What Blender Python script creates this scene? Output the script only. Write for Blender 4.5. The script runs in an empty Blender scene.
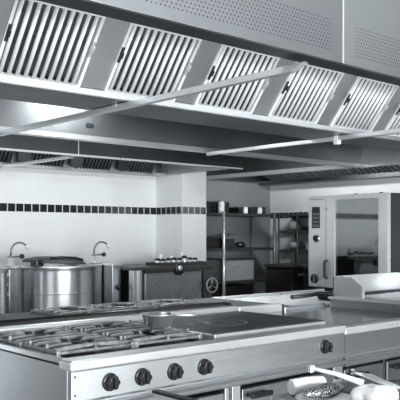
import bpy, bmesh, math, random
from mathutils import Vector, Matrix
random.seed(4)
SC = bpy.context.scene
COL = SC.collection
PI = math.pi
H = 1.356

# ------------------------------------------------------------------ materials
def new_mat(name):
    m = bpy.data.materials.new(name); m.use_nodes = True
    nt = m.node_tree
    return m, nt, nt.nodes['Principled BSDF']

def ramp_noise(nt, scale, stretch=(1, 1, 1), detail=3):
    tc = nt.nodes.new('ShaderNodeTexCoord'); mp = nt.nodes.new('ShaderNodeMapping')
    mp.inputs['Scale'].default_value = stretch
    nz = nt.nodes.new('ShaderNodeTexNoise'); nz.inputs['Scale'].default_value = scale; nz.inputs['Detail'].default_value = detail
    nt.links.new(tc.outputs['Object'], mp.inputs[0]); nt.links.new(mp.outputs[0], nz.inputs['Vector'])
    return nz

def map_range(nt, src, lo, hi, a=0.3, b=0.7):
    r = nt.nodes.new('ShaderNodeMapRange')
    r.inputs['From Min'].default_value = a; r.inputs['From Max'].default_value = b
    r.inputs['To Min'].default_value = lo; r.inputs['To Max'].default_value = hi
    nt.links.new(src, r.inputs['Value']); return r.outputs[0]

def mix_col(nt, fac, a, b):
    mx = nt.nodes.new('ShaderNodeMix'); mx.data_type = 'RGBA'
    for s, v in ((6, a), (7, b)):
        if isinstance(v, tuple): mx.inputs[s].default_value = (*v, 1)
        else: nt.links.new(v, mx.inputs[s])
    nt.links.new(fac, mx.inputs[0]); return mx.outputs[2]

def steel(name, col, rough, brushed=(1, 60, 60), var=.05, bump=.0, scale=6):
    m, nt, b = new_mat(name)
    b.inputs['Metallic'].default_value = 1
    nz = ramp_noise(nt, scale, brushed)
    nz2 = ramp_noise(nt, 2.3, (1, 1, 1))
    c2 = tuple(max(0, c*(1-2*var)) for c in col)
    f = map_range(nt, nz2.outputs[0], 0, 1)
    nt.links.new(mix_col(nt, f, col, c2), b.inputs['Base Color'])
    nt.links.new(map_range(nt, nz.outputs[0], rough-.03, rough+.04), b.inputs['Roughness'])
    if bump:
        bp = nt.nodes.new('ShaderNodeBump'); bp.inputs['Strength'].default_value = bump; bp.inputs['Distance'].default_value = .01
        nt.links.new(nz.outputs[0], bp.inputs['Height']); nt.links.new(bp.outputs[0], b.inputs['Normal'])
    return m

def plain(name, col, rough=.5, metal=0, noise=.15, scale=20, bump=0):
    m, nt, b = new_mat(name)
    nz = ramp_noise(nt, scale)
    f = map_range(nt, nz.outputs[0], 0, 1)
    nt.links.new(mix_col(nt, f, col, tuple(c*(1-noise) for c in col)), b.inputs['Base Color'])
    b.inputs['Roughness'].default_value = rough; b.inputs['Metallic'].default_value = metal
    if bump:
        bp = nt.nodes.new('ShaderNodeBump'); bp.inputs['Strength'].default_value = bump; bp.inputs['Distance'].default_value = .01
        nt.links.new(nz.outputs[0], bp.inputs['Height']); nt.links.new(bp.outputs[0], b.inputs['Normal'])
    return m

def grid_mask(nt, ax_a, ax_b, pitch_a, pitch_b, gap_a, gap_b, off_a=0., off_b=0.):
    """1 inside a tile, 0 in the grout; object coordinates."""
    tc = nt.nodes.new('ShaderNodeTexCoord'); sp = nt.nodes.new('ShaderNodeSeparateXYZ')
    nt.links.new(tc.outputs['Object'], sp.inputs[0])
    def M(op, a, b=None):
        n = nt.nodes.new('ShaderNodeMath'); n.operation = op
        for i, v in enumerate((a, b)):
            if v is None: continue
            if isinstance(v, (int, float)): n.inputs[i].default_value = v
            else: nt.links.new(v, n.inputs[i])
        return n.outputs[0]
    outs = []
    for ax, p, g, o in ((ax_a, pitch_a, gap_a, off_a), (ax_b, pitch_b, gap_b, off_b)):
        v = M('DIVIDE', M('SUBTRACT', sp.outputs[ax], o), p)
        fr = M('SUBTRACT', v, M('FLOOR', v))
        outs.append(M('GREATER_THAN', fr, g/p))
    return M('MULTIPLY', outs[0], outs[1]), M

def tiled(name, ax, tile, grout, pa, pb, gap, rough, off_b=0., gap_b=None):
    m, nt, b = new_mat(name)
    msk, M = grid_mask(nt, ax, 2, pa, pb, gap, gap if gap_b is None else gap_b, 0, off_b)
    nz = ramp_noise(nt, 3.)
    f = map_range(nt, nz.outputs[0], 0, 1)
    tc = mix_col(nt, f, tile, tuple(c*.93 for c in tile))
    nt.links.new(mix_col(nt, msk, grout, tc), b.inputs['Base Color'])
    b.inputs['Roughness'].default_value = rough
    return m

M = {}
M['steel'] = steel('brushed_steel', (.62, .645, .66), .30)
M['steel_x'] = steel('brushed_steel_fronts', (.66, .685, .70), .36, (2, 60, 60))
M['steel_soft'] = steel('satin_steel', (.52, .54, .555), .46, (4, 4, 40), .06)
M['steel_bright'] = steel('bright_steel', (.84, .86, .875), .30, (1, 1, 1), .03)
M['steel_polish'] = steel('polished_worktop_steel', (.34, .352, .362), .16, (1, 30, 30), .04)
M['baffle'] = plain('baffle_steel', (.93, .95, .96), .40, .25, .02, 6)
M['panel'] = plain('satin_panel_steel', (.66, .685, .70), .40, .55, .12, 2.5)
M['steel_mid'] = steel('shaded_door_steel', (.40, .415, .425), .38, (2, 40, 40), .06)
M['hood_panel'] = steel('hood_blank_steel', (.72, .745, .76), .42, (1, 1, 1), .12)
M['shiny'] = steel('shiny_steel', (.93, .95, .96), .30, (1, 1, 1), .01)
M['shiny'].node_tree.nodes['Principled BSDF'].inputs['Metallic'].default_value = .92
M['steel_bright'].node_tree.nodes['Principled BSDF'].inputs['Metallic'].default_value = .72
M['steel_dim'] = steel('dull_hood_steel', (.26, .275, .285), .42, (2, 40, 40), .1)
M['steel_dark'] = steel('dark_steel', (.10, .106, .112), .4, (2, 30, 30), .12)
M['kettle'] = steel('kettle_steel', (.66, .685, .70), .36, (1, 1, 40), .04)
_nt = M['kettle'].node_tree; _b = _nt.nodes['Principled BSDF']; _tg = _nt.nodes.new('ShaderNodeTangent')
_tg.direction_type = 'RADIAL'; _tg.axis = 'Z'; _nt.links.new(_tg.outputs[0], _b.inputs['Tangent']); _b.inputs['Anisotropic'].default_value = .85; _b.inputs['Anisotropic Rotation'].default_value = .25
M['iron'] = plain('worn_cast_iron', (.34, .355, .362), .38, .6, .55, 30, .1)
M['iron_black'] = plain('black_cast_iron', (.03, .031, .033), .5, .2, .4, 40, .2)
M['hotplate'] = plain('hot_plate_iron', (.13, .137, .143), .38, .7, .35, 9, .05)
M['black'] = plain('black_plastic', (.012, .012, .013), .3, 0, .3)
M['dark'] = plain('dark_grey_enamel', (.05, .052, .055), .45, .2, .25)
M['grey'] = plain('grey_plastic', (.30, .315, .325), .5, 0, .15)
M['midgrey'] = plain('mid_grey_metal', (.22, .23, .238), .42, .6, .2)
M['cavity'] = plain('matt_black', (.03, .031, .032), .7, 0, .3)  # flat matt black for interiors, gap panels and the oven door handle
M['white'] = plain('white_plastic', (.82, .835, .845), .4, 0, .06)
M['cloth'] = plain('white_cotton', (.86, .87, .88), .9, 0, .12, 60, .3)
M['paint'] = plain('white_ceiling_paint', (.74, .76, .77), .8, 0, .06, 4)
M['plaster'] = tiled('white_wall_tiles_x', 0, (.80, .825, .835), (.74, .765, .775), .186, .186, .005, .32)
M['plaster_y'] = tiled('white_wall_tiles_y', 1, (.80, .825, .835), (.74, .765, .775), .186, .186, .005, .32)
M['alcove_shade'] = plain('shaded_alcove_wall', (.30, .318, .33), .45, .2, .12, 1.5)  # the alcove's shade is put into a darker wall colour
M['band_x'] = tiled('black_tile_band_x', 0, (.012, .013, .014), (.62, .64, .65), .093, .3, .011, .25, -.15, .0)
M['band_y'] = tiled('black_tile_band_y', 1, (.012, .013, .014), (.62, .64, .65), .093, .3, .011, .25, -.15, .0)
M['floor'] = tiled('floor_tiles', 0, (.42, .435, .44), (.2, .2, .2), .2, .2, .006, .5)

def scour_mat():
    m, nt, b = new_mat('speckled_scourer')
    v = nt.nodes.new('ShaderNodeTexVoronoi'); v.inputs['Scale'].default_value = 210
    tc = nt.nodes.new('ShaderNodeTexCoord'); nt.links.new(tc.outputs['Object'], v.inputs['Vector'])
    f = map_range(nt, v.outputs['Distance'], 0, 1, .15, .6)
    nt.links.new(mix_col(nt, f, (.75, .77, .78), (.03, .03, .03)), b.inputs['Base Color'])
    b.inputs['Roughness'].default_value = .4; b.inputs['Metallic'].default_value = .6
    return m
M['scour'] = scour_mat()

def glass_mat():
    m, nt, b = new_mat('oven_glass')
    b.inputs['Base Color'].default_value = (.50, .53, .54, 1)
    b.inputs['Roughness'].default_value = .03
    b.inputs['Transmission Weight'].default_value = .0
    b.inputs['Metallic'].default_value = .0
    out = nt.nodes['Material Output']
    gl = nt.nodes.new('ShaderNodeBsdfGlossy'); gl.inputs['Roughness'].default_value = .04; gl.inputs['Color'].default_value = (.72, .75, .76, 1)
    tr = nt.nodes.new('ShaderNodeBsdfTransparent'); tr.inputs['Color'].default_value = (.55, .57, .58, 1)
    mx = nt.nodes.new('ShaderNodeMixShader'); mx.inputs[0].default_value = .34
    nt.links.new(tr.outputs[0], mx.inputs[1]); nt.links.new(gl.outputs[0], mx.inputs[2])
    nt.links.new(mx.outputs[0], out.inputs['Surface'])
    return m
M['glass'] = glass_mat()

def jar_glass():
    m, nt, b = new_mat('clear_jar_glass')
    b.inputs['Base Color'].default_value = (.8, .83, .84, 1); b.inputs['Roughness'].default_value = .05
    b.inputs['Transmission Weight'].default_value = .7
    return m
M['jar'] = jar_glass()

def perforated(name, x_lo, x_hi, base):
    """brushed steel with rows of punched holes between x_lo..x_hi, z 2.105..2.245 (world-sized object space)"""
    m, nt, b = new_mat(name)
    b.inputs['Metallic'].default_value = 1
    msk, MM = grid_mask(nt, 0, 2, .0190, .0152, .0, .0)
    tc = nt.nodes.new('ShaderNodeTexCoord'); sp = nt.nodes.new('ShaderNodeSeparateXYZ')
    nt.links.new(tc.outputs['Object'], sp.inputs[0])
    X, Z = MM('ADD', sp.outputs[0], 3.6), MM('ADD', sp.outputs[2], 2.05)
    row = MM('DIVIDE', MM('SUBTRACT', Z, 2.108), .0152)
    rowi = MM('FLOOR', row)
    rf = MM('SUBTRACT', MM('SUBTRACT', row, rowi), .5)
    odd = MM('MULTIPLY', MM('MODULO', rowi, 2.), .5)
    c = MM('ADD', MM('DIVIDE', X, .0190), odd)
    cf = MM('SUBTRACT', MM('SUBTRACT', c, MM('FLOOR', c)), .5)
    dx = MM('MULTIPLY', cf, .0190); dz = MM('MULTIPLY', rf, .0152)
    d = MM('SQRT', MM('ADD', MM('MULTIPLY', dx, dx), MM('MULTIPLY', dz, dz)))
    hole = MM('LESS_THAN', d, .0029)
    for cond in (MM('GREATER_THAN', Z, 2.108), MM('LESS_THAN', Z, 2.246), MM('GREATER_THAN', X, x_lo), MM('LESS_THAN', X, x_hi)):
        hole = MM('MULTIPLY', hole, cond)
    nz = ramp_noise(nt, 6., (1, 60, 60)); nz2 = ramp_noise(nt, 1.7)
    f = map_range(nt, nz2.outputs[0], 0, 1)
    col = mix_col(nt, f, base, tuple(k*.9 for k in base))
    nt.links.new(mix_col(nt, hole, col, (.012, .012, .013)), b.inputs['Base Color'])
    nt.links.new(map_range(nt, nz.outputs[0], .32, .46), b.inputs['Roughness'])
    return m
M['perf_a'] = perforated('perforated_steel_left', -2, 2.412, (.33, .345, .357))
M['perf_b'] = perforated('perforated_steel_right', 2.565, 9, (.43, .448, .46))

# ------------------------------------------------------------------ mesh builder
ORG = {}
class MB:
    def __init__(s): s.bm = bmesh.new()
    def box(s, x0, x1, y0, y1, z0, z1):
        v = [s.bm.verts.new(p) for p in ((x0,y0,z0),(x1,y0,z0),(x1,y1,z0),(x0,y1,z0),(x0,y0,z1),(x1,y0,z1),(x1,y1,z1),(x0,y1,z1))]
        for f in ((3,2,1,0),(4,5,6,7),(0,1,5,4),(1,2,6,5),(2,3,7,6),(3,0,4,7)): s.bm.faces.new([v[i] for i in f])
        return s
    def prism(s, pts, axis, a, b):
        """pts: 2-D outline in the two other axes (order x,y,z minus axis), extruded from a to b along axis"""
        def P(p, t):
            q = list(p); q.insert(axis, t); return q
        A = [s.bm.verts.new(P(p, a)) for p in pts]; B = [s.bm.verts.new(P(p, b)) for p in pts]
        n = len(pts)
        s.bm.faces.new(A); s.bm.faces.new(B[::-1])
        for i in range(n): s.bm.faces.new((A[i], B[i], B[(i+1) % n], A[(i+1) % n]))
        return s
    def tube(s, path, r, seg=10, caps=True):
        path = [Vector(p) for p in path]; n = len(path)
        rr = r if isinstance(r, (list, tuple)) else [r]*n
        rings = []; up = None
        for i, p in enumerate(path):
            d = (path[min(i+1, n-1)] - path[max(i-1, 0)]).normalized()
            if up is None:
                up = Vector((0,0,1)) if abs(d.z) < .9 else Vector((1,0,0))
            a = d.cross(up).normalized(); b = a.cross(d).normalized(); up = b
            rings.append([s.bm.verts.new(p + (a*math.cos(2*PI*k/seg) + b*math.sin(2*PI*k/seg))*rr[i]) for k in range(seg)])
        for i in range(n-1):
            for k in range(seg):
                f = s.bm.faces.new((rings[i][k], rings[i][(k+1)%seg], rings[i+1][(k+1)%seg], rings[i+1][k])); f.smooth = True
        if caps:
            s.bm.faces.new(rings[0][::-1]); s.bm.faces.new(rings[-1])
        return s
    def lathe(s, prof, c, seg=32, axis=2, close=True):
        """prof: (r, h) pairs along the axis, from c"""
        rings = []
        for r, h in prof:
            ring = []
            for k in range(seg):
                a = 2*PI*k/seg; u, w = r*math.cos(a), r*math.sin(a)
                p = {2: (u, w, h), 1: (u, h, -w), 0: (h, u, w)}[axis]
                ring.append(s.bm.verts.new((c[0]+p[0], c[1]+p[1], c[2]+p[2])))
            rings.append(ring)
        for i in range(len(rings)-1):
            for k in range(seg):
                f = s.bm.faces.new((rings[i][k], rings[i][(k+1)%seg], rings[i+1][(k+1)%seg], rings[i+1][k])); f.smooth = True
        if close:
            if prof[0][0] > 1e-6: s.bm.faces.new(rings[0][::-1])
            if prof[-1][0] > 1e-6: s.bm.faces.new(rings[-1])
        return s
    def blob(s, c, rad, amp=.12, seed=0, sub=3):
        g = bmesh.ops.create_icosphere(s.bm, subdivisions=sub, radius=1.)
        rnd = random.Random(seed); ph = [rnd.uniform(0, 6) for _ in range(6)]
        for v in g['verts']:
            p = v.co.copy()
            k = 1 + amp*(math.sin(3*p.x+ph[0]) + math.sin(4*p.y+ph[1]) + math.sin(5*p.x*p.y+ph[2]) + .6*math.sin(9*p.x+ph[3])*math.sin(8*p.y+ph[4]))*.5
            v.co = Vector((c[0]+p.x*rad[0]*k, c[1]+p.y*rad[1]*k, c[2]+max(p.z, -.75)*rad[2]*k))
        for f in s.bm.faces: f.smooth = True
        return s
    def rot_all(s, c, deg):
        bmesh.ops.rotate(s.bm, cent=c, matrix=Matrix.Rotation(math.radians(deg), 3, 'Z'), verts=s.bm.verts[:]); return s
    def build(s, name, mat, parent=None, bevel=0., origin=None, seg=2):
        bmesh.ops.recalc_face_normals(s.bm, faces=s.bm.faces[:])
        o0 = Vector((0,0,0))
        if parent is not None: o0 = ORG[parent.name]
        elif origin: o0 = Vector(origin)
        me = bpy.data.meshes.new(name)
        if o0.length: bmesh.ops.translate(s.bm, vec=-o0, verts=s.bm.verts[:])
        s.bm.to_mesh(me); s.bm.free()
        me.materials.append(M[mat] if isinstance(mat, str) else mat)
        o = bpy.data.objects.new(name, me); COL.objects.link(o)
        if parent is not None: o.parent = parent; ORG[o.name] = o0
        else: o.location = o0; ORG[o.name] = o0
        if bevel:
            md = o.modifiers.new('edge', 'BEVEL'); md.width = bevel; md.segments = seg; md.limit_method = 'ANGLE'; md.angle_limit = math.radians(50)
            md.harden_normals = False
        return o

def tag(o, label, cat, group=None):
    o['label'] = label; o['category'] = cat
    if group: o['group'] = group
    return o
def thing(name, loc, label, cat, group=None):
    o = bpy.data.objects.new(name, None); COL.objects.link(o); o.location = loc; o.empty_display_size = .1
    ORG[o.name] = Vector(loc); return tag(o, label, cat, group)
def struct(name, mb, mat):
    o = mb.build(name, mat); o['kind'] = 'structure'; return o
def copy_tree(o, parent=None):
    c = o.copy(); COL.objects.link(c)
    if parent is not None: c.parent = parent
    for ch in list(o.children): copy_tree(ch, c)
    return c
def dup(root, loc, label=None):
    c = copy_tree(root); c.location = loc
    if label: c['label'] = label
    return c
def box(*a): return MB().box(*a)

# ------------------------------------------------------------------ the room
struct('floor', box(-3.5, 9, -3.5, 8.2, -.1, 0), 'floor')
struct('ceiling', box(-3.5, 8.5, -.6, 8.0, 2.85, 2.95), 'paint')
struct('wall_back', box(-3.5, 5.49, 7.0, 7.15, 0, 2.85), 'plaster')
struct('wall_pillar', box(5.49, 5.87, 6.51, 7.8, 0, 2.85), 'plaster')
struct('wall_alcove', box(5.87, 8.2, 7.64, 7.8, 0, 2.85), 'alcove_shade')
struct('wall_right', box(8.2, 8.35, 1.0, 7.8, 0, 2.85), 'plaster_y')
Z0, Z1 = 1.592, 1.674
struct('trim_1', box(-3.5, 5.49, 6.994, 7.0, Z0, Z1), 'band_x')
struct('trim_2', box(5.484, 5.49, 6.504, 6.994, Z0, Z1), 'band_y')
struct('trim_3', box(5.49, 5.876, 6.504, 6.51, Z0, Z1), 'band_x')
struct('trim_4', box(8.194, 8.2, 1.0, 7.634, Z0, Z1), 'band_y')

# ------------------------------------------------------------------ grease filter (a part, with handles as sub-parts)
FW, FS = .465, .612                       # width, spacing
YB, ZB, YT, ZT = 3.15, 2.085, 2.907, 2.401
LEN = math.hypot(YB-YT, ZT-ZB)
SV = Vector((0, (YT-YB)/LEN, (ZT-ZB)/LEN))        # up the slope
NV = Vector((0, -(ZT-ZB)/LEN, (YT-YB)/LEN))       # out of the face, towards the cooks
def fp(x, w, n): return Vector((x, YB, ZB)) + SV*w + NV*n
def slab(mb, x0, x1, w0, w1, n0, n1):
    v = [mb.bm.verts.new(fp(x, w, n)) for n in (n0, n1) for x, w in ((x0,w0),(x1,w0),(x1,w1),(x0,w1))]
    for f in ((3,2,1,0),(4,5,6,7),(0,1,5,4),(1,2,6,5),(2,3,7,6),(3,0,4,7)): mb.bm.faces.new([v[i] for i in f])
def baffle(mb, xc, hw, w0, w1, depth, n0, seg=7):
    """half-round inverted channel running up the filter"""
    a = []
    for w in (w0, w1):
        ring = []
        for k in range(seg+1):
            t = PI*k/seg
            ring.append(mb.bm.verts.new(fp(xc - hw*math.cos(t), w, n0 + depth*math.sin(t))))
        a.append(ring)
    for k in range(seg):
        f = mb.bm.faces.new((a[0][k], a[0][k+1], a[1][k+1], a[1][k])); f.smooth = True
    mb.bm.faces.new(a[0]); mb.bm.faces.new(a[1][::-1])
def make_filter(x0, hood):
    mb = MB()
    b = .016
    slab(mb, x0, x0+FW, 0, b, -.03, .012); slab(mb, x0, x0+FW, LEN-b, LEN, -.03, .012)
    slab(mb, x0, x0+b, b, LEN-b, -.03, .012); slab(mb, x0+FW-b, x0+FW, b, LEN-b, -.03, .012)
    n = 10; pitch = (FW-2*b)/n
    for k in range(n):
        baffle(mb, x0+b+pitch*(k+.5), pitch*.24, b, LEN-b, .012, 0)
    f = mb.build('grease_filter', 'baffle', hood)
    bk = MB(); slab(bk, x0+b, x0+FW-b, b, LEN-b, -.034, -.03)
    for k in range(n+1):
        baffle(bk, x0+b+pitch*k, pitch*.28, b, LEN-b, .008, -.03, 4)
    bk.build('rear_baffle', 'steel_dim', f)
    d = MB()
    slab(d, x0+b, x0+FW-b, b+.002, b+.016, -.020, -.014)
    d.build('drain_channel', 'black', f)
    for s in (0, 1):
        h = MB(); xc = x0 + (.012 if s == 0 else FW-.012)
        slab(h, xc-.008, xc+.008, LEN*.45, LEN*.66, .012, .020)
        slab(h, xc-.005, xc+.005, LEN*.52, LEN*.60, .020, .034)
        h.build('handle', 'steel_dark' if s == 0 else 'steel_bright', f, .002)
    return f

def hang_bar(hood, X, y0, y1, z0, z1, w=.032):
    m = MB(); m.prism([(y0, z1), (y0+.07, z0), (y1, z0), (y1, z1)], 0, X-w/2, X+w/2)
    return m.build('support_bar', 'steel_bright', hood, .003)

# ---- the large island hood
hood = thing('extraction_hood', (3.6, 3.3, 2.05), 'large island steel canopy hood over the range row, its perforated front across the top', 'extractor hood', 'kitchen extraction hoods')
HX0, HX1, HY0, HY1 = .55, 6.44, 1.90, 4.69
SEAM = 2.485
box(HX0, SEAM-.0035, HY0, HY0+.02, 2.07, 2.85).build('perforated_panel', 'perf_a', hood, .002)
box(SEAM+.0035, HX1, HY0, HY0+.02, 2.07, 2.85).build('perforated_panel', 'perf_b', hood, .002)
box(SEAM-.0035, SEAM+.0035, HY0-.003, HY0+.01, 2.072, 2.85).build('seam_strip', 'steel_bright', hood)
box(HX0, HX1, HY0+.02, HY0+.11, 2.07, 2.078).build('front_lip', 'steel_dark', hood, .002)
# inner soffit from the lip to the filters; dark steel paints in their shade
def sheet(pts, x0, x1, th=.006):
    """folded sheet: polyline in (y,z) extruded over x with a small thickness upwards"""
    mb = MB(); up = [(y, z+th) for y, z in pts]
    mb.prism(pts + up[::-1], 0, x0, x1); return mb
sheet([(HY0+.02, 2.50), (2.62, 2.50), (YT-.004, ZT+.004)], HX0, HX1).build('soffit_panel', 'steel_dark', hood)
for k in range(-1, 8):
    x = 1.511 + FS*k
    if k == -1: filt0 = make_filter(x, hood); 
    else:
        c = copy_tree(filt0, hood); c.location.x += FS*(k+1)
    p = MB(); slab(p, x+FW, x+FS, 0, LEN, -.006, .004); p.build('blank_panel', 'hood_panel', hood)
p = MB(); slab(p, HX0, 1.511-FS, 0, LEN, -.006, .004); p.build('blank_panel', 'hood_panel', hood)
# centre gutter and its lip
box(HX0, HX1, 3.125, 3.50, 2.052, 2.060).build('gutter', 'steel_dim', hood)
box(HX0, HX1, 3.122, 3.13, 2.056, 2.086).build('gutter_rail', 'steel_soft', hood, .002)
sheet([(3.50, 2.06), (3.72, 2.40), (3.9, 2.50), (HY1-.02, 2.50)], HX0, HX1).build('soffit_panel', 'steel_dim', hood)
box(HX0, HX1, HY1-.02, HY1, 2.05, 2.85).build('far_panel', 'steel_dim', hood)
box(HX0, HX1, HY1-.075, HY1-.02, 2.05, 2.056).build('far_lip', 'steel_bright', hood)
box(HX0, HX1, HY1-.085, HY1-.075, 2.05, 2.085).build('far_lip', 'steel_soft', hood)
for x in (HX0, HX1-.012):
    box(x, x+.012, HY0+.02, HY1-.02, 2.06, 2.85).build('end_panel', 'steel', hood)
for X in (2.275, 4.17):
    b = hang_bar(hood, X, HY0+.02, HY1-.085, 2.018, 2.048)
    MB().tube([(X, 3.24, 2.036), (X, 3.24, 2.058)], .008, 8).build('hanger', 'steel_bright', b)
    box(X-.018, X+.018, 3.22, 3.26, 1.99 if X > 3 else 2.034, 2.052).build('clamp', 'white' if X > 3 else 'steel_bright', b, .003)
MB().lathe([(.0, 0), (.06, 0), (.075, .03), (.07, .05), (0, .05)], (2.95, 4.35, 2.445), 24).build('lamp', 'white', hood)
box(3.0, 3.06, HY1-.035, HY1-.02, 2.16, 2.185).build('lamp_bracket', 'steel_dark', hood)

# ---- hood along the back wall
hoodw = thing('extraction_hood', (3.5, 6.3, 2.05), 'darker wall canopy hood hanging over the kettles at the back wall', 'extractor hood', 'kitchen extraction hoods')
WX0, WX1, WY0, WY1 = 1.2, 5.482, 5.5, 6.99
box(WX0, 3.452, WY0, WY0+.02, 2.05, 2.85).build('front_panel', 'steel_dark', hoodw)  # backlit shade of the front put into the near-black panel colour
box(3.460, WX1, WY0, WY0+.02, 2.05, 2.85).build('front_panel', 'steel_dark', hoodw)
box(3.452, 3.460, WY0-.003, WY0+.012, 2.052, 2.85).build('seam_strip', 'steel_bright', hoodw)
box(WX0, WX1, WY0-.004, WY0+.05, 2.040, 2.052).build('front_lip', 'steel_bright', hoodw)
sheet([(WY0+.02, 2.55), (6.3, 2.55), (YT+3.77, ZT-.015)], WX0, WX1).build('soffit_panel', 'steel_dim', hoodw)
for k in range(1, 7):
    c = copy_tree(filt0, hoodw); x = WX0+.15+FS*(k-.2)
    c.location = (x - (1.511-FS) + .56*0 + (ORG[hood.name].x - ORG[hoodw.name].x), ORG[hood.name].y - ORG[hoodw.name].y + 3.78, -.02)
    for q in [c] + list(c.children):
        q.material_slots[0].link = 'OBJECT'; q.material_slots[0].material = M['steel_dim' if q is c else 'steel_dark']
    p = box(x+FW, x+FS, YT+3.83, YT+3.84, 2.07, 2.4)
    p.build('blank_panel', 'steel_dark', hoodw)
box(WX0, WX1, 6.91, WY1, 2.05, 2.085).build('gutter', 'steel_soft', hoodw)
for x in (WX0, WX1-.012): box(x, x+.012, WY0+.02, WY1, 2.055, 2.85).build('end_panel', 'steel_soft', hoodw)
for X in (3.456, ): hang_bar(hoodw, X, WY0+.05, 6.91, 2.03, 2.055, .04)

# ---- hood along the right wall
hoodr = thing('extraction_hood', (7.3, 5.2, 2.1), 'low dark canopy hood above the combi oven with a pale lower lip', 'extractor hood', 'kitchen extraction hoods')
box(6.60, 6.62, 2.5, 7.63, 2.115, 2.85).build('front_panel', 'steel_soft', hoodr)
box(6.575, 6.66, 2.5, 7.63, 2.085, 2.135).build('front_lip', 'white', hoodr, .004)  # white colour stands in for light the lip does not catch
box(6.62, 8.19, 2.5, 7.63, 2.50, 2.51).build('soffit_panel', 'steel_dark', hoodr)
f = MB()
for k in range(60):
    y = 2.6 + k*.08
    f.prism([(7.25, 2.40), (7.95, 2.13), (7.96, 2.15), (7.26, 2.42)], 1, y, y+.04)
f.build('grease_filter', 'midgrey', hoodr)
f = MB(); f.prism([(7.26, 2.425), (7.96, 2.155), (7.96, 2.17), (7.26, 2.44)], 1, 2.55, 7.5); f.build('filter_backing', 'dark', hoodr)
box(7.94, 8.19, 2.5, 7.63, 2.085, 2.14).build('gutter', 'steel_dark', hoodr)
for y in (2.5, 7.615): box(6.62, 8.19, y, y+.012, 2.115, 2.85).build('end_panel', 'steel_dim', hoodr)

# ------------------------------------------------------------------ the cooking row
YF = 2.265
def knob(parent, x, z, y=YF+.003, r=.026):
    k = MB().lathe([(.034, 0), (.034, -.008), (.030, -.010), (.0, -.010)], (x, y, z), 28, 1).build('knob', 'black', parent)
    g = MB()
    n = 36; prof = [(-.010, 1.), (-.030, 1.0), (-.036, .9)]
    rings = []
    for h, s in prof:
        rings.append([g.bm.verts.new((x + r*s*(1+.10*math.cos(6*2*PI*i/n))*math.cos(2*PI*i/n), y+h, z + r*s*(1+.10*math.cos(6*2*PI*i/n))*math.sin(2*PI*i/n))) for i in range(n)])
    for a in range(2):
        for i in range(n): g.bm.faces.new((rings[a][i], rings[a][(i+1)%n], rings[a+1][(i+1)%n], rings[a+1][i])).smooth = True
    g.bm.faces.new(rings[2]); g.bm.faces.new(rings[0][::-1])
    g.box(x-.005, x+.005, y-.046, y-.034, z-.022, z+.022)
    g.build('grip', 'black', k, .0015)
    return k
def handle(parent, x0, x1, z, y):
    h = MB()
    h.box(x0, x1, y-.05, y-.032, z-.011, z+.011)
    h.box(x0+.008, x0+.024, y-.034, y, z-.008, z+.008).box(x1-.024, x1-.008, y-.034, y, z-.008, z+.008)
    return h.build('handle', 'black', parent, .004)
def carcass(t, x0, x1, yf, zt, drop=0., back=3.07, mat='steel_x', left_panel=True):
    """open-fronted steel body with trim, control panel and moulded ledge"""
    e = .004
    b = MB()
    b.box(x0+.012, x0+.03, yf+.03, back, .12, zt-.015).box(x1-.03, x1-.004, yf+.03, back, .12, zt-.015)
    b.box(x0+.03, x1-.03, back-.02, back, .12, zt-.015).box(x0+.03, x1-.03, yf+.03, back-.02, .12, .14)
    b.build('body', 'steel_soft', t, .003)
    box(x0+.03, x1-.03, yf+.06, back-.02, zt-.22, zt-.20).build('inner_shelf', 'cavity', t)
    box(x0+e, x1-e, yf-.010, yf+.075, zt-.039, zt).build('top_trim', 'steel_bright', t, .010, seg=4)
    cp = box(x0+.014, x1-.004, yf+.002, yf+.035, zt-.148, zt-.040).build('control_panel', mat, t, .002)
    ld = MB()
    prof = [(yf+.03, zt-.146), (yf-.004, zt-.146), (yf-.012, zt-.150), (yf-.014, zt-.158), (yf-.008, zt-.163), (yf+.012, zt-.166), (yf+.012, zt-.172),
            (yf-.014, zt-.174), (yf-.022, zt-.181), (yf-.020, zt-.192), (yf-.012, zt-.198), (yf+.03, zt-.198)]
    ld.prism([(y, z) for y, z in prof], 0, x0+.006, x1-.006)
    ld.build('moulded_ledge', 'steel_x', t, .001)
    for x in (x0+.06, x1-.06):
        for y in (yf+.08, back-.08):
            MB().tube([(x, y, 0), (x, y, .13)], .022, 12).build('foot', 'steel', t)
    return cp

# ---- four-burner gas range
X0, X1, X2, X3, X4 = 1.382, 2.182, 2.984, 3.785, 4.55
rng = thing('cooking_range', ((X0+X2)/2, 2.66, 0), 'long front range with four gas burners, a dark hot plate and five black knobs', 'range', 'appliances of the front cooking row')
cp = carcass(rng, X0, X2, YF, .90)
box(X1-.012, X1+.006, YF+.03, 3.05, .14, .70).build('divider', 'steel_soft', rng)
for x in (1.56, 1.709, 1.869, 2.03): knob(rng, x, .805)
for z in (.842, .775): MB().lathe([(.004, 0), (.004, -.003), (0, -.003)], (X0+.028, YF+.002, z), 10, 1).build('screw', 'dark', cp)
box(X0+.012, X0+.035, YF+.001, YF+.03, .13, .70).build('front_post', 'steel_soft', rng, .003)
box(X1-.03, X1-.006, YF+.001, YF+.03, .13, .70).build('front_post', 'steel_soft', rng, .003)
box(1.775, 1.80, YF+.004, YF+.03, .13, .70).build('front_post', 'steel_soft', rng, .003)
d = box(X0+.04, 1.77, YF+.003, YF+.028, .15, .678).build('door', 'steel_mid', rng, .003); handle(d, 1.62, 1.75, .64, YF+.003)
d = box(1.805, X1-.035, YF+.003, YF+.028, .15, .678).build('door', 'steel_mid', rng, .003); handle(d, 1.82, 1.95, .60, YF+.003)
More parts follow.
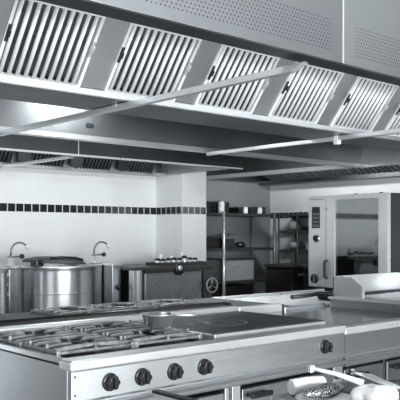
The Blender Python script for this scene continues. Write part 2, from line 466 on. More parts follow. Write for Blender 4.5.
# cooktop: sunken dark tray with steel rims
box(X0+.03, X1-.01, YF+.075, 3.03, .858, .866).build('cooktop', 'iron_black', rng)
box(X0+.03, X1-.01, YF+.075, YF+.12, .866, .893).build('front_rim', 'steel_soft', rng, .003)
box(X0+.012, X0+.030, YF+.06, 3.07, .872, .903).build('side_rim', 'steel', rng, .003)
box(X0+.012, X2, 3.028, 3.078, .872, .938).build('back_rail', 'steel_bright', rng, .012, seg=3)

def make_grate(parent, cx, cy, w, d, z0, z1, rot=0):
    """cast-iron pan support: low frame on four feet carrying arched bars that stop short of the burner"""
    g = MB(); t = .0055
    hx, hy = w/2, d/2
    for s in (-1, 1):
        g.box(cx-hx, cx+hx, cy+s*hy-t, cy+s*hy+t, z1-.022, z1-.010)
        g.box(cx+s*hx-t, cx+s*hx+t, cy-hy, cy+hy, z1-.022, z1-.006)
        for q in (-1, 1):
            g.box(cx+s*hx-.009, cx+s*hx+.009, cy+q*hy-.009, cy+q*hy+.009, z0, z1-.004)
            g.box(cx+s*hx-.006, cx+s*hx+.006, cy+q*hy*.45-.006, cy+q*hy*.45+.006, z1-.012, z1+.012)
    T = .0095
    for q in (-1, 1):
        y = cy+q*hy*.80
        g.prism([(cx-hx, z1-.018), (cx-hx*.6, z1-.014), (cx, z1-.006), (cx+hx*.6, z1-.014), (cx+hx, z1-.018), (cx+hx, z1), (cx+hx*.5, z1+.005), (cx-hx*.5, z1+.005), (cx-hx, z1)], 1, y-T, y+T)
        y = cy+q*hy*.30
        for s in (-1, 1):
            g.prism([(cx+s*hx, z1-.018), (cx+s*hx, z1), (cx+s*hx*.75, z1+.005), (cx+s*.055, z1+.005), (cx+s*.045, z1-.008), (cx+s*hx*.7, z1-.010)], 1, y-T, y+T)
        g.prism([(cy+q*hy, z1-.018), (cy+q*hy, z1-.002), (cy+q*.06, z1+.004), (cy+q*.05, z1-.010)], 0, cx-.006, cx+.006)
    return g.build('grate', 'iron', parent, .0025)
def burner(parent, x, y, z):
    b = MB().lathe([(.075, 0), (.075, .008), (.055, .012), (.05, .020), (0, .020)], (x, y, z), 28).build('burner', 'iron_black', parent)
    MB().lathe([(.040, .020), (.042, .026), (.036, .031), (0, .032)], (x, y, z), 24).build('burner_cap', 'iron_black', b)
for i, cx in enumerate((1.60, 1.965)):
    for j, cy in enumerate((2.56, 2.862)):
        make_grate(rng, cx, cy, .345, .288, .866, .922); burner(rng, cx, cy, .866)

# ---- its solid-top half
sol = rng
knob(sol, 2.82, .808, r=.024)
box(X1+.012, 2.245, YF+.001, YF+.03, .13, .70).build('front_post', 'steel_soft', sol, .003)
box(2.90, X2-.01, YF+.010, YF+.03, .13, .70).build('front_post', 'steel_soft', sol, .003)
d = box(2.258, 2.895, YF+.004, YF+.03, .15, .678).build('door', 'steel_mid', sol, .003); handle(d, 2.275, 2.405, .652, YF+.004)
box(2.90, 2.925, YF-.012, YF+.004, .64, .665).build('door_hinge', 'black', sol, .003)
box(X1+.004, X2-.01, YF+.075, 3.03, .866, .876).build('cooktop', 'dark', sol)
box(X1+.02, X2-.008, 2.385, 3.018, .876, .909).build('plate_frame', 'steel_bright', sol, .003)
pl = box(X1+.024, X2-.012, 2.392, 3.014, .909, .914).build('hot_plate', 'hotplate', sol, .002)
MB().lathe([(.150, .9135), (.150, .9148), (.158, .9148), (.158, .9135)], (2.50, 2.70, 0), 48, close=False).build('plate_ring', 'iron', pl)
MB().lathe([(.0, .9148), (.10, .9148), (.10, .9135)], (2.50, 2.70, 0), 48, close=False).build('plate_centre', 'hotplate', pl)

# ---- neutral worktop unit
neu = thing('worktop_unit', ((X2+X3)/2, 2.66, 0), 'polished bare steel worktop unit with two black door handles, right of the knobbed ranges', 'counter', 'appliances of the front cooking row')
YN = YF + .018
carcass(neu, X2+.004, X3, YN, .885)
box(X2+.001, X2+.017, YF+.016, YF+.06, .70, .880).build('gap_shade_strip', 'black', neu)  # black strip put in so the joint reads as a shadowed gap
box(X2+.012, X3-.002, YN+.07, 3.03, .868, .886).build('worktop', 'steel_polish', neu, .002)
box(X2+.006, 3.36, 3.03, 3.078, .872, .930).build('back_rail', 'steel_bright', neu, .006)
box(3.365, 3.385, 3.035, 3.075, .872, .925).build('rail_end', 'dark', neu, .004)
box(3.385, X3, 3.03, 3.078, .872, .905).build('back_rail', 'steel', neu, .006)
box(3.345, 3.37, YN+.004, YN+.03, .13, .685).build('front_post', 'steel_dark', neu, .003)
for a, b in ((X2+.02, 3.34), (3.375, X3-.01)):
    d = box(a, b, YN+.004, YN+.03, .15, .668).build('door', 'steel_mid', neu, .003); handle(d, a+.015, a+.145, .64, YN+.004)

# ---- raised unit with a splash guard
fry = thing('griddle_unit', ((X3+X4)/2, 2.66, 0), 'raised steel cooking unit with an upright splash guard at the far right of the row', 'griddle', 'appliances of the front cooking row')
fb = MB()
fb.box(X3+.004, X4, 2.29, 3.0, .12, .935)
fb.build('body', 'steel_dim', fry, .004)
box(X3+.004, X4, 2.29, 3.02, .935, .950).build('top_plate', 'steel', fry, .003)
box(X3+.07, X4-.05, 2.36, 2.86, .950, .958).build('cooking_plate', 'steel_bright', fry, .004)
sg = MB(); sg.prism([(2.985, .951), (2.985, 1.080), (2.85, 1.080), (2.755, 1.020), (2.755, .951)], 0, X3+.015, X3+.023)
sp = sg.build('splash_guard', 'steel', fry, .001)
box(X3+.008, X3+.028, 2.748, 2.758, .951, 1.022).build('guard_edge', 'steel_bright', sp)
box(X3+.015, X4-.03, 2.977, 2.985, .951, 1.083).build('splash_guard', 'steel_bright', fry, .001)
sg = MB(); sg.prism([(2.985, .951), (2.985, 1.080), (2.85, 1.080), (2.755, 1.020), (2.755, .951)], 0, X4-.038, X4-.030); sg.build('splash_guard', 'steel', fry, .001)
box(X3+.03, X4-.04, 2.945, 2.965, .951, .966).build('grease_slot', 'dark', fry)
for k in range(4): MB().lathe([(.020, 0), (.020, .012), (0, .014)], (4.02+.07*k, 2.90, .951), 14).build('stud', 'dark', fry)
for x in (X3+.08, X4-.08):
    for y in (2.37, 2.93): MB().tube([(x, y, 0), (x, y, .13)], .022, 12).build('foot', 'steel', fry)

# ---- the row behind, back to back
rear = thing('gas_range', (2.3, 3.47, 0), 'dark-topped gas range backing onto the front row, in front of the kettles', 'range', 'appliances of the rear cooking row')
RX0, RX1 = 1.15, 3.52
box(RX0, RX1, 3.085, 3.86, .12, .895).build('body', 'steel_soft', rear, .004)
box(RX0, RX1, 3.085, 3.86, .895, .902).build('cooktop', 'dark', rear)
MB().tube([(RX0+.03, 3.30, .915), (3.135, 3.30, .915), (3.17, 3.30, .914), (3.185, 3.30, .912)], [.022, .022, .018, .006], 12).build('flue_pipe', 'black', rear)
box(RX0+.02, 3.105, 3.12, 3.44, .902, .918).build('flue_cover', 'iron_black', rear, .006)
for cx in (2.25, 2.60, 2.95):
    make_grate(rear, cx, 3.64, .34, .33, .902, .922); burner(rear, cx, 3.66, .902)
for x in (RX0+.1, RX1-.1):
    for y in (3.16, 3.78): MB().tube([(x, y, 0), (x, y, .13)], .022, 12).build('foot', 'steel', rear)
rw = thing('worktop_unit', (4.15, 3.47, 0), 'bright steel worktop unit behind the hot plate, ending the rear row', 'counter', 'appliances of the rear cooking row')
box(3.54, 4.78, 3.085, 3.86, .12, .860).build('body', 'steel_soft', rw, .004)
box(3.535, 4.785, 3.085, 3.87, .860, .885).build('worktop', 'steel_bright', rw, .006)
box(3.54, 4.78, 3.84, 3.87, .885, .904).build('back_rail', 'steel_bright', rw, .005)
for x in (3.64, 4.68):
    for y in (3.16, 3.78): MB().tube([(x, y, 0), (x, y, .13)], .022, 12).build('foot', 'steel', rw)

# ------------------------------------------------------------------ pans on the ranges
pan = thing('saucepan', (2.07, 2.62, .9355), 'small shiny steel pan on the burner grate beside the dark hot plate', 'pan')
MB().lathe([(0, 0), (.050, 0), (.060, .006), (.075, .052), (.081, .056), (.081, .059), (.074, .058), (.058, .011), (.050, .006), (0, .006)], (2.07, 2.62, .9355), 40).build('bowl', 'shiny', pan)
MB().tube([(2.137, 2.585, .984), (2.165, 2.565, .984), (2.22, 2.53, .984)], [.006, .007, .009], 10).build('handle', 'shiny', pan)
fp_ = thing('frying_pan', (4.21, 3.32, .886), 'black frying pan behind the splash guard, its handle pointing left', 'pan')
MB().lathe([(0, 0), (.09, 0), (.122, .042), (.126, .042), (.128, .046), (.118, .045), (.088, .006), (0, .006)], (4.21, 3.32, .886), 36).build('bowl', 'iron_black', fp_)
MB().tube([(4.095, 3.32, .925), (4.03, 3.32, .930), (3.79, 3.33, .925)], [.013, .014, .016], 10).build('handle', 'black', fp_)

# ------------------------------------------------------------------ kettles along the back wall
KX, KY, KZ = 3.665, 6.2, 1.055
def make_kettle(label):
    t = thing('boiling_kettle', (KX, KY, 0), label, 'kettle', 'boiling kettles along the back wall')
    r = .355
    MB().lathe([(0, .16), (.25, .17), (r-.02, .22), (r, .28), (r, .30), (r, KZ-.262), (r, KZ-.255), (r+.004, KZ-.250), (r, KZ-.245), (r, KZ-.238), (r, KZ-.05), (r, KZ-.03), (r+.014, KZ-.02), (r+.014, KZ), (r-.03, KZ), (r-.04, KZ-.04), (0, KZ-.05)], (KX, KY, 0), 64).build('pot', 'kettle', t)
    for a in (.8, 2.4, 4.0, 5.5): MB().tube([(KX+.27*math.cos(a), KY+.27*math.sin(a), 0), (KX+.27*math.cos(a), KY+.27*math.sin(a), .22)], .025, 12).build('leg', 'steel', t)
    lm = MB().lathe([(.305, KZ+.004), (.305, KZ+.012), (.28, KZ+.036), (.18, KZ+.060), (.05, KZ+.070), (0, KZ+.070)], (KX-.04, KY, 0), 48)
    bmesh.ops.rotate(lm.bm, cent=(KX+.265, KY, KZ), matrix=Matrix.Rotation(math.radians(3.2), 3, 'Y'), verts=lm.bm.verts[:])
    ld = lm.build('lid', 'dark', t)
    MB().tube([(KX-.2, KY-.20, KZ+.075), (KX-.1, KY-.23, KZ+.085), (KX+.05, KY-.23, KZ+.075), (KX+.15, KY-.20, KZ+.055)], .012, 10).build('lid_handle', 'black', ld)
    box(KX-.33, KX-.25, KY-.18, KY-.06, KZ+.002, KZ+.065).build('lid_hinge', 'black', ld, .01)
    # service column
    c = MB().box(KX+.375, KX+.552, KY+.07, KY+.45, .12, KZ-.02)
    col = c.build('service_column', 'midgrey', t, .004)
    box(KX+.373, KX+.554, KY+.06, KY+.46, KZ-.02, KZ+.004).build('column_top', 'steel', t, .003)
    for z, w in ((.98, .02), (.89, .016), (.80, .02)):
        MB().tube([(KX+.41, KY+.07, z), (KX+.41, KY+.03, z)], w, 12).build('valve', 'steel_bright', col)
    MB().tube([(KX+.445, KY+.045, .5), (KX+.445, KY+.045, KZ-.03)], .008, 8).build('water_pipe', 'steel_bright', col)
    for x in (KX+.42, KX+.52):
        for y in (KY+.12, KY+.40): MB().tube([(x, y, 0), (x, y, .13)], .02, 10).build('foot', 'steel', t)
    # swan neck tap
    fx, fy = KX+.512, KY+.15
    fa = MB().tube([(fx, fy, KZ), (fx, fy, KZ+.012), (fx, fy, KZ+.013), (fx, fy, KZ+.085)], [.036, .036, .026, .024], 16).build('tap_body', 'white', t)
    pts = []
    for k in range(15):
        a = PI - (PI*.80)*k/14
        pts.append((fx+.085+.085*math.cos(a), fy-.02*k/14, KZ+.13+.09*math.sin(a)))
    MB().tube([(fx, fy, KZ+.08)] + pts, .0095, 10).build('spout', 'midgrey', fa)
    e = pts[-1]
    MB().tube([(e[0]-.006, e[1], e[2]+.012), (e[0]+.012, e[1], e[2]-.028)], .016, 12).build('spout_tip', 'white', fa)
    MB().tube([(fx-.045, fy-.03, KZ+.085), (fx+.085, fy-.03, KZ+.09)], .008, 8).build('lever', 'midgrey', fa)
    g = MB(); bmesh.ops.create_uvsphere(g.bm, u_segments=16, v_segments=10, radius=.024)
    bmesh.ops.translate(g.bm, vec=(fx+.10, fy-.03, KZ+.09), verts=g.bm.verts[:])
    for q in g.bm.faces: q.smooth = True
    g.build('lever_ball', 'black', fa)
    return t
ket = make_kettle('large round steel boiling kettle in full view, swan-neck tap to its right')
dup(ket, (KX-.93, KY, 0), 'boiling kettle cut off by the left edge of the photo')

cab = thing('service_cabinet', (4.30, 6.3, 0), 'narrow pale steel cabinet with a black knob between kettle and tilting pan', 'cabinet')
box(4.232, 4.335, 6.10, 6.6, .12, 1.035).build('body', 'steel', cab, .004)
box(4.228, 4.339, 6.09, 6.61, 1.035, 1.05).build('cabinet_top', 'steel_bright', cab, .003)
MB().lathe([(.03, 0), (.03, -.02), (.022, -.035), (0, -.036)], (4.30, 6.10, .82), 18, 1).build('control_knob', 'black', cab)
for y in (6.16, 6.54): MB().tube([(4.284, y, 0), (4.284, y, .13)], .02, 10).build('foot', 'steel', cab)
# ------------------------------------------------------------------ tilting pan
til = thing('tilting_pan', (4.85, 6.25, 0), 'square grey tilting pan with a hand wheel beside the white pillar', 'cooker')
box(4.50, 5.285, 5.92, 6.46, .45, .985).build('pan_body', 'midgrey', til, .02)
box(4.36, 4.47, 5.92, 6.0, .12, 1.0).build('support_column', 'steel_soft', til, .006)
box(4.46, 4.48, 6.0, 6.6, .12, 1.0).build('gap_shade_panel', 'cavity', til)  # black sheets added so the gap beside the pan reads as shade
box(4.36, 4.46, 6.58, 6.6, .12, 1.0).build('gap_shade_panel', 'cavity', til)
box(4.405, 4.43, 5.912, 5.92, .2, .99).build('column_strip', 'steel_bright', til)
sc_ = box(5.305, 5.43, 5.92, 6.45, .12, .985).build('support_column', 'dark', til, .006)
box(4.34, 5.44, 5.90, 6.62, .99, 1.022).build('lid', 'dark', til, .006)
box(4.50, 5.285, 5.908, 5.92, .955, .99).build('lid_edge', 'black', til)
MB().lathe([(.062, 0), (.062, -.04), (.05, -.055), (0, -.056)], (4.94, 5.93, .985), 24, 1).build('pouring_lip', 'black', til)
MB().lathe([(.028, 0), (.028, -.01), (0, -.012)], (4.93, 5.872, 1.0), 16, 1).build('lip_cap', 'steel_bright', til)
wy = 5.86
wh = MB(); wc = (5.37, wy, .80); R = .078
wh.tube([(wc[0]+R*math.cos(2*PI*k/28), wy, wc[2]+R*math.sin(2*PI*k/28)) for k in range(29)], .009, 8, False)
w_ = wh.build('hand_wheel', 'grey', til)
for k in range(3):
    a = PI/2+2*PI*k/3
    MB().tube([wc, (wc[0]+R*math.cos(a), wy, wc[2]+R*math.sin(a))], .009, 8).build('spoke', 'grey', w_)
MB().tube([(wc[0], 5.925, wc[2]), (wc[0], wy-.02, wc[2])], .018, 12).build('hub', 'dark', w_)
for x, y0_ in ((4.41, 5.96), (5.36, 6.0)):
    for y in ((y0_, 6.4) if x > 5 else (y0_,)): MB().tube([(x, y, 0), (x, y, .13)], .025, 10).build('foot', 'steel', til)

tray = thing('condiment_tray', (5.07, 6.12, 1.022), 'long dark tray of small pots on top of the tilting pan', 'tray')
t_ = MB(); t_.box(4.74, 5.43, 6.02, 6.22, 1.023, 1.030)
for a in ((4.74, 5.43, 6.02, 6.026), (4.74, 5.43, 6.214, 6.22), (4.74, 4.746, 6.02, 6.22), (5.424, 5.43, 6.02, 6.22)): t_.box(a[0], a[1], a[2], a[3], 1.03, 1.055)
t_.build('tray', 'dark', tray)
ords = ['first', 'second', 'third', 'fourth', 'fifth', 'sixth', 'seventh', 'eighth', 'ninth']
pot0 = None
for k, (x, y, s) in enumerate(((4.79, 6.08, 1.), (4.865, 6.08, .9), (4.94, 6.08, 1.), (5.015, 6.08, 1.05), (5.09, 6.08, 1.), (5.165, 6.08, 1.3), (5.24, 6.08, 1.), (5.315, 6.08, .95))):
    lab = f'small lidded seasoning pot, {ords[k]} from the left in the tray on the tilting pan'
    if pot0 is None:
        pot0 = thing('seasoning_pot', (x, y, 1.0305), lab, 'pot', 'seasoning pots in the tray')
        MB().lathe([(0, 0), (.022, 0), (.026, .005), (.026, .046), (0, .047)], (x, y, 1.0305), 20).build('pot_body', 'steel_bright', pot0)
        MB().lathe([(.0275, .047), (.0275, .062), (.02, .070), (0, .071)], (x, y, 1.0305), 20).build('lid', 'black', pot0)
    else:
        c = dup(pot0, (x, y, 1.0305), lab); c.scale.z = s
for k, (x, s) in enumerate(((4.90, 1.35), (5.06, 1.2), (5.20, 1.7))):
    o = tag(MB().lathe([(0, 0), (.022, 0), (.025, .004), (.025, .07*s), (.018, .078*s), (0, .08*s)], (x, 6.165, 1.0305), 20).build('spice_jar', 'white', origin=(x, 6.165, 1.0305)),
        f'{("left", "middle", "right and tallest")[k]} of the three pale jars at the back of the tray', 'jar', 'pale jars at the back of the tray')

# ------------------------------------------------------------------ storage racks in the alcove
rack = thing('storage_rack', (6.9, 7.35, 0), 'dark shelving rack of three shelves against the shaded alcove wall', 'shelf rack', 'storage racks in the alcove')
SA = (1.640, 1.165, .72, .25)
for z in SA: box(6.05, 7.78, 7.16, 7.60, z-.035, z).build('shelf', 'dark', rack, .004)
for x, m in ((6.06, 'steel'), (6.76, 'steel_bright'), (7.76, 'midgrey')):
    MB().tube([(x, 7.145, 0), (x, 7.145, 1.66)], .022, 12).build('post', m, rack)
    MB().tube([(x, 7.61, 0), (x, 7.61, 1.66)], .018, 12).build('post', 'midgrey', rack)
rackb = thing('storage_rack', (7.97, 6.4, 0), 'dark shelving rack on the bright right wall beside the combi oven', 'shelf rack', 'storage racks in the alcove')
SB = (1.64, 1.40, 1.135, .62)
for z in SB: box(7.80, 8.18, 5.7, 7.12, z-.035, z).build('shelf', 'dark', rackb, .004)
for y in (5.72, 6.75, 7.10):
    for x in (7.80, 8.17): MB().tube([(x, y, 0), (x, y, 1.66)], .014, 10).build('post', 'dark', rackb)

def pot(name, x, y, z, r, h, mat, label, cat, group=None, lid=None, handles=True):
    t = thing(name, (x, y, z), label, cat, group)
    MB().lathe([(0, 0), (r*.95, 0), (r, .01), (r, h-.008), (r+.006, h), (r-.008, h), (r-.01, .012), (0, .01)], (x, y, z), 32).build('pot_body', mat, t)
    if handles:
        for s in (-1, 1): MB().tube([(x+s*r, y-.035, z+h*.75), (x+s*(r+.035), y-.03, z+h*.78), (x+s*(r+.035), y+.03, z+h*.78), (x+s*r, y+.035, z+h*.75)], .006, 8).build('handle', mat, t)
    return t
G = 'pots and canisters on the top rack shelf'
pot('stock_pot', 6.905, 7.40, 1.641, .145, .155, 'dark', 'wide dark stock pot on the top shelf, behind the bright canister', 'pot', G)
pot('stock_pot', 6.52, 7.38, 1.641, .16, .15, 'dark', 'dark stock pot at the left end of the top shelf, beside the pillar', 'pot', G)
def canister(x, y, z, r, h, label):
    t = thing('canister', (x, y, z), label, 'canister', G)
    MB().lathe([(0, 0), (r, 0), (r, h*.45), (r*.94, h*.48), (r, h*.51), (r, h*.92), (r*.8, h), (0, h)], (x, y, z), 24).build('canister_body', 'white', t)
    MB().lathe([(r*.8, h), (r*.8, h+.012), (0, h+.014)], (x, y, z), 24).build('lid', 'steel', t)
canister(6.775, 7.21, 1.641, .044, .155, 'tallest bright canister on the top shelf, above the pale post')
canister(7.235, 7.21, 1.641, .036, .085, 'short bright canister in the middle of the top shelf')
canister(7.52, 7.21, 1.641, .036, .085, 'short bright canister nearest the right end of the top shelf')
def crate(name, x0, x1, y0, y1, z0, h, mat, label, cat, group=None, rim=None):
    t = thing(name, ((x0+x1)/2, (y0+y1)/2, z0), label, cat, group)
    b = MB(); w = .008
    b.box(x0, x1, y0, y1, z0, z0+w).box(x0, x0+w, y0, y1, z0+w, z0+h).box(x1-w, x1, y0, y1, z0+w, z0+h).box(x0+w, x1-w, y0, y0+w, z0+w, z0+h).box(x0+w, x1-w, y1-w, y1, z0+w, z0+h)
    b.build('tub', mat, t, .002)
    r = MB(); k = .014
    for a in ((x0-k, x1+k, y0-k, y0), (x0-k, x1+k, y1, y1+k), (x0-k, x0, y0, y1), (x1, x1+k, y0, y1)): r.box(*a, z0+h-.02, z0+h)
    r.build('rim', rim or mat, t, .002)
    return t
crate('food_container', 7.115, 7.185, 7.22, 7.5, 1.641, .085, 'black', 'black food container just left of the middle bright canister', 'container', G)
crate('food_container', 7.33, 7.49, 7.22, 7.5, 1.641, .085, 'black', 'black food container just left of the last bright canister', 'container', G)
crate('food_container', 7.55, 7.74, 7.3, 7.56, 1.641, .10, 'dark', 'grey food container in the right corner of the top shelf', 'container', G)
G2 = 'boxes on the middle rack shelf'
crate('storage_box', 6.30, 6.74, 7.2, 7.5, 1.166, .14, 'black', 'black storage box at the left end of the middle rack shelf', 'box', G2)
bx = thing('storage_box', (6.92, 7.32, 1.166), 'dark box with a sloping lid on the middle rack shelf, right of the pale post', 'box', G2)
box(6.82, 7.04, 7.22, 7.48, 1.166, 1.29).build('box_body', 'dark', bx, .004)
l_ = MB(); l_.prism([(6.80, 1.30), (7.06, 1.345), (7.06, 1.36), (6.80, 1.315)], 1, 7.2, 7.5); l_.build('lid', 'midgrey', bx)
tag(MB().blob((7.20, 7.28, 1.166+.04), (.085, .07, .04), .12, 3).build('folded_apron', 'black', origin=(7.20, 7.28, 1.166)), 'crumpled black cloth on the middle rack shelf', 'cloth')
tub = crate('food_container', 6.80, 7.36, 7.17, 7.56, .721, .30, 'grey', 'big pale grey tub with a dark rim on the lower rack shelf', 'container', None, 'black')
for x in (6.97, 7.08): box(x-.02, x+.02, 7.15, 7.17, .93, .96).build('clip', 'steel_bright', tub)
crate('crate', 6.78, 7.36, 7.18, 7.56, .251, .40, 'black', 'black crate on the bottom rack shelf under the grey tub', 'crate')
# rack on the right wall
JZ = .88
j = thing('glass_jar', (7.95, 6.93, 1.401), 'round clear glass jar on the right rack, between shelf and tile band', 'jar')
MB().lathe([(r*JZ, h*JZ) for r, h in [(0, 0), (.06, .002), (.095, .05), (.10, .10), (.075, .16), (.05, .18), (.05, .195), (.045, .195), (.045, .178), (.07, .157), (.094, .10), (.088, .05), (.055, .008), (0, .006)]], (7.95, 6.93, 1.401), 32).build('jar_body', 'jar', j)
MB().lathe([(r*JZ, h*JZ) for r, h in [(.054, .196), (.054, .215), (0, .218)]], (7.95, 6.93, 1.401), 24).build('lid', 'dark', j)
tag(MB().lathe([(0, 0), (.055, 0), (.10, .10), (.104, .10), (.06, -.004), (0, -.004)], (7.95, 6.93, 1.141), 28).build('mixing_bowl', 'grey', origin=(7.95, 6.93, 1.141)), 'grey bowl on the right rack directly below the glass jar', 'bowl')
crate('food_container', 7.86, 8.1, 6.30, 6.64, 1.136, .10, 'grey', 'pale grey tub on the right rack, nearer the oven than the glass jar', 'container')
crate('food_container', 7.84, 8.1, 5.95, 6.22, 1.136, .12, 'black', 'black tub on the right rack, next to the oven edge', 'container')
tag(MB().lathe([(0, 0), (.03, 0), (.034, .005), (.034, .05), (.03, .055), (0, .055)], (7.86, 6.40, 1.401), 20).build('cup', 'white', origin=(7.86, 6.40, 1.401)), 'small white cup on the upper shelf of the right rack', 'cup')
crate('food_container', 7.86, 8.1, 6.45, 6.72, 1.401, .06, 'black', 'shallow black tray just left of the small white cup', 'container')
# dark bins under the shelves
def bin_(x0, x1, y0, y1, label):
    t = thing('storage_bin', ((x0+x1)/2, (y0+y1)/2, 0), label, 'bin', 'dark bins under the racks')
    box(x0, x1, y0, y1, .06, .90).build('bin_body', 'black', t, .03)
    box(x0-.01, x1+.01, y0-.01, y1+.01, .905, .95).build('lid', 'dark', t, .01)
    MB().tube([(x0+.1, y0-.03, .82), (x1-.1, y0-.03, .82)], .012, 8).build('handle', 'midgrey', t)
    for x in (x0+.06, x1-.06):
        for y in (y0+.06, y1-.06): MB().lathe([(.03, -.012), (.03, .012)], (x, y, .03), 14, 0).build('wheel', 'dark', t)
bin_(7.28, 7.70, 6.40, 6.88, 'tall black lidded bin in front of the rack, left of the other bin')
bin_(7.32, 7.72, 5.78, 6.24, 'tall black lidded bin half hidden by the combi oven')

# ------------------------------------------------------------------ combi oven
OX = 6.70
ov = thing('combi_oven', (7.1, 5.08, 0), 'large steel combi oven with a glass door and control strip at right', 'oven')
OY0, OY1, OZ0, OZ1 = 4.53, 5.63, .74, 1.80
b = MB()   # hollow cabinet
b.box(OX+.07, OX+.86, OY0, OY0+.05, OZ0, OZ1).box(OX+.07, OX+.86, OY1-.32, OY1, OZ0, OZ1)
b.box(OX+.07, OX+.86, OY0+.05, OY1-.32, OZ1-.05, OZ1).box(OX+.07, OX+.86, OY0+.05, OY1-.32, OZ0, OZ0+.08).box(OX+.82, OX+.86, OY0+.05, OY1-.32, OZ0+.08, OZ1-.05)
b.build('cabinet', 'steel_dark', ov, .006)
box(OX+.10, OX+.82, OY0+.051, OY1-.321, OZ1-.062, OZ1-.051).build('cavity_lining', 'grey', ov)
for k in range(5):
    z = .92+.15*k
    r_ = MB()
    for i in range(9): r_.tube([(OX+.14+.08*i, OY0+.06, z), (OX+.14+.08*i, OY1-.33, z)], .004, 6)
    r_.tube([(OX+.13, OY0+.06, z), (OX+.13, OY1-.33, z)], .006, 6); r_.build('oven_rack', 'midgrey', ov)
cpn = box(OX, OX+.08, 5.365, OY1, OZ0, OZ1-.004).build('control_panel', 'steel_bright', ov, .008)
ds = box(OX-.004, OX, 5.455, 5.573, 1.425, 1.672).build('display', 'black', cpn, .001)
for z0, z1 in ((1.44, 1.468), (1.485, 1.513), (1.53, 1.558), (1.575, 1.603)):
    box(OX-.006, OX-.004, 5.467, 5.561, z0, z1).build('display_row', 'midgrey', ds)
box(OX-.006, OX-.004, 5.475, 5.553, 1.62, 1.655).build('display_row', 'dark', ds)
MB().lathe([(.046, 0), (.046, -.008), (0, -.010)], (OX, 5.505, 1.305), 28, 0).build('dial_ring', 'steel', cpn)
MB().lathe([(.032, -.008), (.030, -.03), (0, -.032)], (OX, 5.505, 1.305), 24, 0).build('dial', 'black', cpn)
MB().lathe([(.056, 0), (.056, -.012), (.04, -.02), (0, -.022)], (OX, 5.53, .835), 28, 0).build('drain_cap', 'black', cpn)
box(OX-.03, OX-.018, 5.52, 5.535, .79, .88).build('cap_grip', 'midgrey', cpn, .003)
box(OX-.002, OX, 5.40, 5.60, 1.757, 1.764).build('logo_plate', 'midgrey', cpn)
# door
dr = MB(); gy0, gy1, gz0, gz1 = 4.645, 5.235, .86, 1.742
dr.box(OX-.012, OX+.055, OY0, gy0, OZ0, OZ1-.002).box(OX-.012, OX+.055, gy1, 5.355, OZ0, OZ1-.002)
dr.box(OX-.012, OX+.055, gy0, gy1, gz1, OZ1-.002).box(OX-.012, OX+.055, gy0, gy1, OZ0, gz0)
door = dr.build('door', 'steel_bright', ov, .004)
box(OX+.002, OX+.010, gy0, gy1, gz0, gz1).build('door_glass', 'glass', door)
hd = MB(); hd.tube([(OX-.012, 5.345, 1.05), (OX-.05, 5.345, 1.04), (OX-.055, 5.345, .97), (OX-.05, 5.345, .86), (OX-.012, 5.345, .85)], .015, 10); hd.build('door_handle', 'cavity', door)
for y in (4.75, 5.1): MB().tube([(OX+.2, y, OZ1-.002), (OX+.2, y, OZ1+.02)], .02, 12).build('vent_stub', 'dark', ov)
st = MB()
for x in (OX+.10, OX+.80):
    for y in (OY0+.04, OY1-.04): st.box(x-.02, x+.02, y-.02, y+.02, 0, OZ0-.02)
st.box(OX+.08, OX+.82, OY0+.02, OY1-.02, OZ0-.02, OZ0).box(OX+.08, OX+.82, OY0+.02, OY1-.02, .2, .22)
st.build('stand', 'dark', ov)

# ------------------------------------------------------------------ foreground table and what lies on it
tb = thing('work_table', (1.84, 1.2, 0), 'small steel work table at the bottom right, covered with cloths and utensils', 'table')
TZ = .865
box(1.63, 2.06, .86, 1.52, TZ-.03, TZ).build('table_top', 'steel_soft', tb, .006)
box(1.66, 2.03, .90, 1.48, .25, .27).build('lower_shelf', 'steel_soft', tb, .004)
for x in (1.67, 2.02):
    for y in (.91, 1.47): MB().tube([(x, y, 0), (x, y, TZ-.03)], .018, 12).build('leg', 'steel', tb)
tag(MB().blob((1.752, 1.226, TZ+.034), (.062, .055, .036), .16, 5, 4).build('folded_towel', 'cloth', origin=(1.752, 1.226, TZ)), 'thick white folded towel nearest the bottom right corner', 'towel', 'white cloths on the work table')
tag(MB().tube([(1.678, 1.478, TZ+.026), (1.682, 1.477, TZ+.026), (1.74, 1.465, TZ+.027), (1.795, 1.452, TZ+.026)], [.020, .025, .026, .024], 20).build('rolled_cloth', 'cloth', origin=(1.735, 1.47, TZ)), 'rolled white cloth at the left end of the work table', 'towel', 'white cloths on the work table')
tag(box(1.82, 2.04, 1.34, 1.46, TZ, TZ+.012).build('cutting_board', 'midgrey', bevel=.004, origin=(1.93, 1.40, TZ)), 'thin dark grey board lying under the tongs', 'board')
tag(MB().lathe([(0, 0), (.05, 0), (.085, .018), (.087, .021), (.05, .006), (0, .005)], (1.665, 1.335, TZ+.001), 36).build('plate', 'white', origin=(1.665, 1.335, TZ)), 'white plate at the lower left of the work table', 'plate')
tag(MB().blob((1.705, 1.372, TZ+.030), (.088, .030, .018), .10, 2, 4).build('scourer', 'scour', origin=(1.70, 1.385, TZ+.02)), 'dark speckled steel scourer beside the rolled white cloth', 'scourer')
sp = thing('spatula', (1.86, 1.46, TZ+.06), 'white-handled spatula leaning over the rolled cloth', 'spatula')
MB().tube([(1.775, 1.475, TZ+.073), (1.82, 1.425, TZ+.058), (1.86, 1.345, TZ+.035)], [.006, .0075, .010], 10).build('handle', 'white', sp)
box(1.762, 1.782, 1.470, 1.482, TZ+.060, TZ+.084).build('end_clip', 'steel_bright', sp, .002)
tg = thing('tongs', (1.98, 1.38, TZ+.02), 'long thin steel tongs lying across the dark grey board', 'tongs')
for s in (-1, 1):
    MB().tube([(2.01, 1.505+s*.004, TZ+.030), (1.95, 1.40+s*.022, TZ+.040), (1.86, 1.21+s*.020, TZ+.034)], [.005, .0065, .005], 8).build('arm', 'steel_bright', tg)
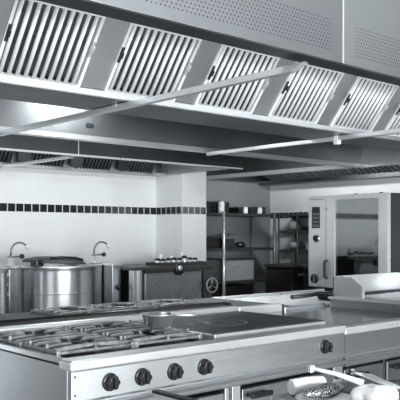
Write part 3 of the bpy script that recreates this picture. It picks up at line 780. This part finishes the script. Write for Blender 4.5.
MB().tube([(2.0, 1.49, TZ+.032), (2.02, 1.52, TZ+.030)], .010, 10).build('hinge', 'steel_dark', tg)
tag(MB().lathe([(0, 0), (.07, 0), (.095, .012), (.097, .016), (.07, .006), (0, .005)], (2.0, 1.29, TZ+.001), 32).build('baking_dish', 'midgrey', origin=(2.0, 1.29, TZ)), 'dark grey shallow dish at the right edge of the work table', 'dish')
scn = thing('steel_screen', (1.317, 1.35, 0), 'plain thin steel screen whose corner rises in front of the second and third knobs', 'screen')
box(1.31, 1.324, .95, 1.68, .03, .90).build('panel', 'panel', scn)
box(1.306, 1.328, .95, 1.684, .895, .903).build('edge_strip', 'steel_dark', scn)
for y in (1.05, 1.58): box(1.25, 1.384, y-.02, y+.02, 0, .03).build('foot', 'steel_dark', scn)

# ------------------------------------------------------------------ light
def area(name, loc, target, sx, sy, power, col=(.95, .985, 1.), spread=180):
    l = bpy.data.lights.new(name, 'AREA'); l.shape = 'RECTANGLE'; l.size = sx; l.size_y = sy; l.energy = power; l.color = col; l.spread = math.radians(spread)
    o = bpy.data.objects.new(name, l); COL.objects.link(o); o.location = loc
    o.rotation_euler = (Vector(target)-Vector(loc)).to_track_quat('-Z', 'Y').to_euler(); return o
area('filter_fill', (3.2, 1.965, 2.15), (3.2, 3.0, 2.16), 4.6, .05, 20)  # added fill hidden behind the lip to brighten the filters
area('left_key_fill', (-3.2, .8, 1.5), (3, 3.2, 1.3), 2.6, 1.8, 60)  # added soft key from the left for contrast, no window built
area('front_key_fill', (1.6, -3.2, 1.15), (2.8, 3.2, 1.9), 5.0, 1.7, 760)  # added low frontal source that brightens the filters, no window built
area('aisle_lamp', (3.2, 5.1, 2.8), (3.2, 5.1, 0), 3.4, .25, 40)
area('wall_hood_lamp', (3.6, 6.0, 2.5), (3.6, 6.6, 0), 3.0, .2, 16)
area('island_hood_bulkhead', (2.95, 4.35, 2.43), (2.95, 4.5, 1.5), .3, .2, 15)
area('rear_worktop_fill', (3.55, 3.8, 2.46), (3.55, 3.7, .9), 1.4, .15, 42, spread=62)  # added narrow fill that whitens the rear worktop
area('right_wall_fill', (6.75, 6.0, 2.45), (8.2, 6.2, 1.7), .8, .15, 26)  # added fill aimed at the right wall to brighten it

w = bpy.data.worlds.new('World'); SC.world = w; w.use_nodes = True
bg = w.node_tree.nodes['Background']; bg.inputs[0].default_value = (.80, .86, .89, 1); bg.inputs[1].default_value = .08

# ------------------------------------------------------------------ camera
cam = bpy.data.cameras.new('Camera'); co = bpy.data.objects.new('Camera', cam); COL.objects.link(co)
F = 733.
cam.sensor_fit = 'HORIZONTAL'; cam.sensor_width = 36.; cam.lens = 36.*F/400.
cam.shift_y = 34/400.
fwd = Vector((.6633, .7482, 0)).normalized()
co.location = (0, 0, H); co.rotation_euler = fwd.to_track_quat('-Z', 'Y').to_euler()
cam.clip_start = .05
SC.camera = co

vs = SC.view_settings
vs.view_transform = 'Standard'; vs.look = 'None'; vs.gamma = 1; vs.use_curve_mapping = False; vs.exposure = 0.
SC.cycles.use_denoising = True
SC.cycles.caustics_reflective = False; SC.cycles.caustics_refractive = False
SC.cycles.max_bounces = 10
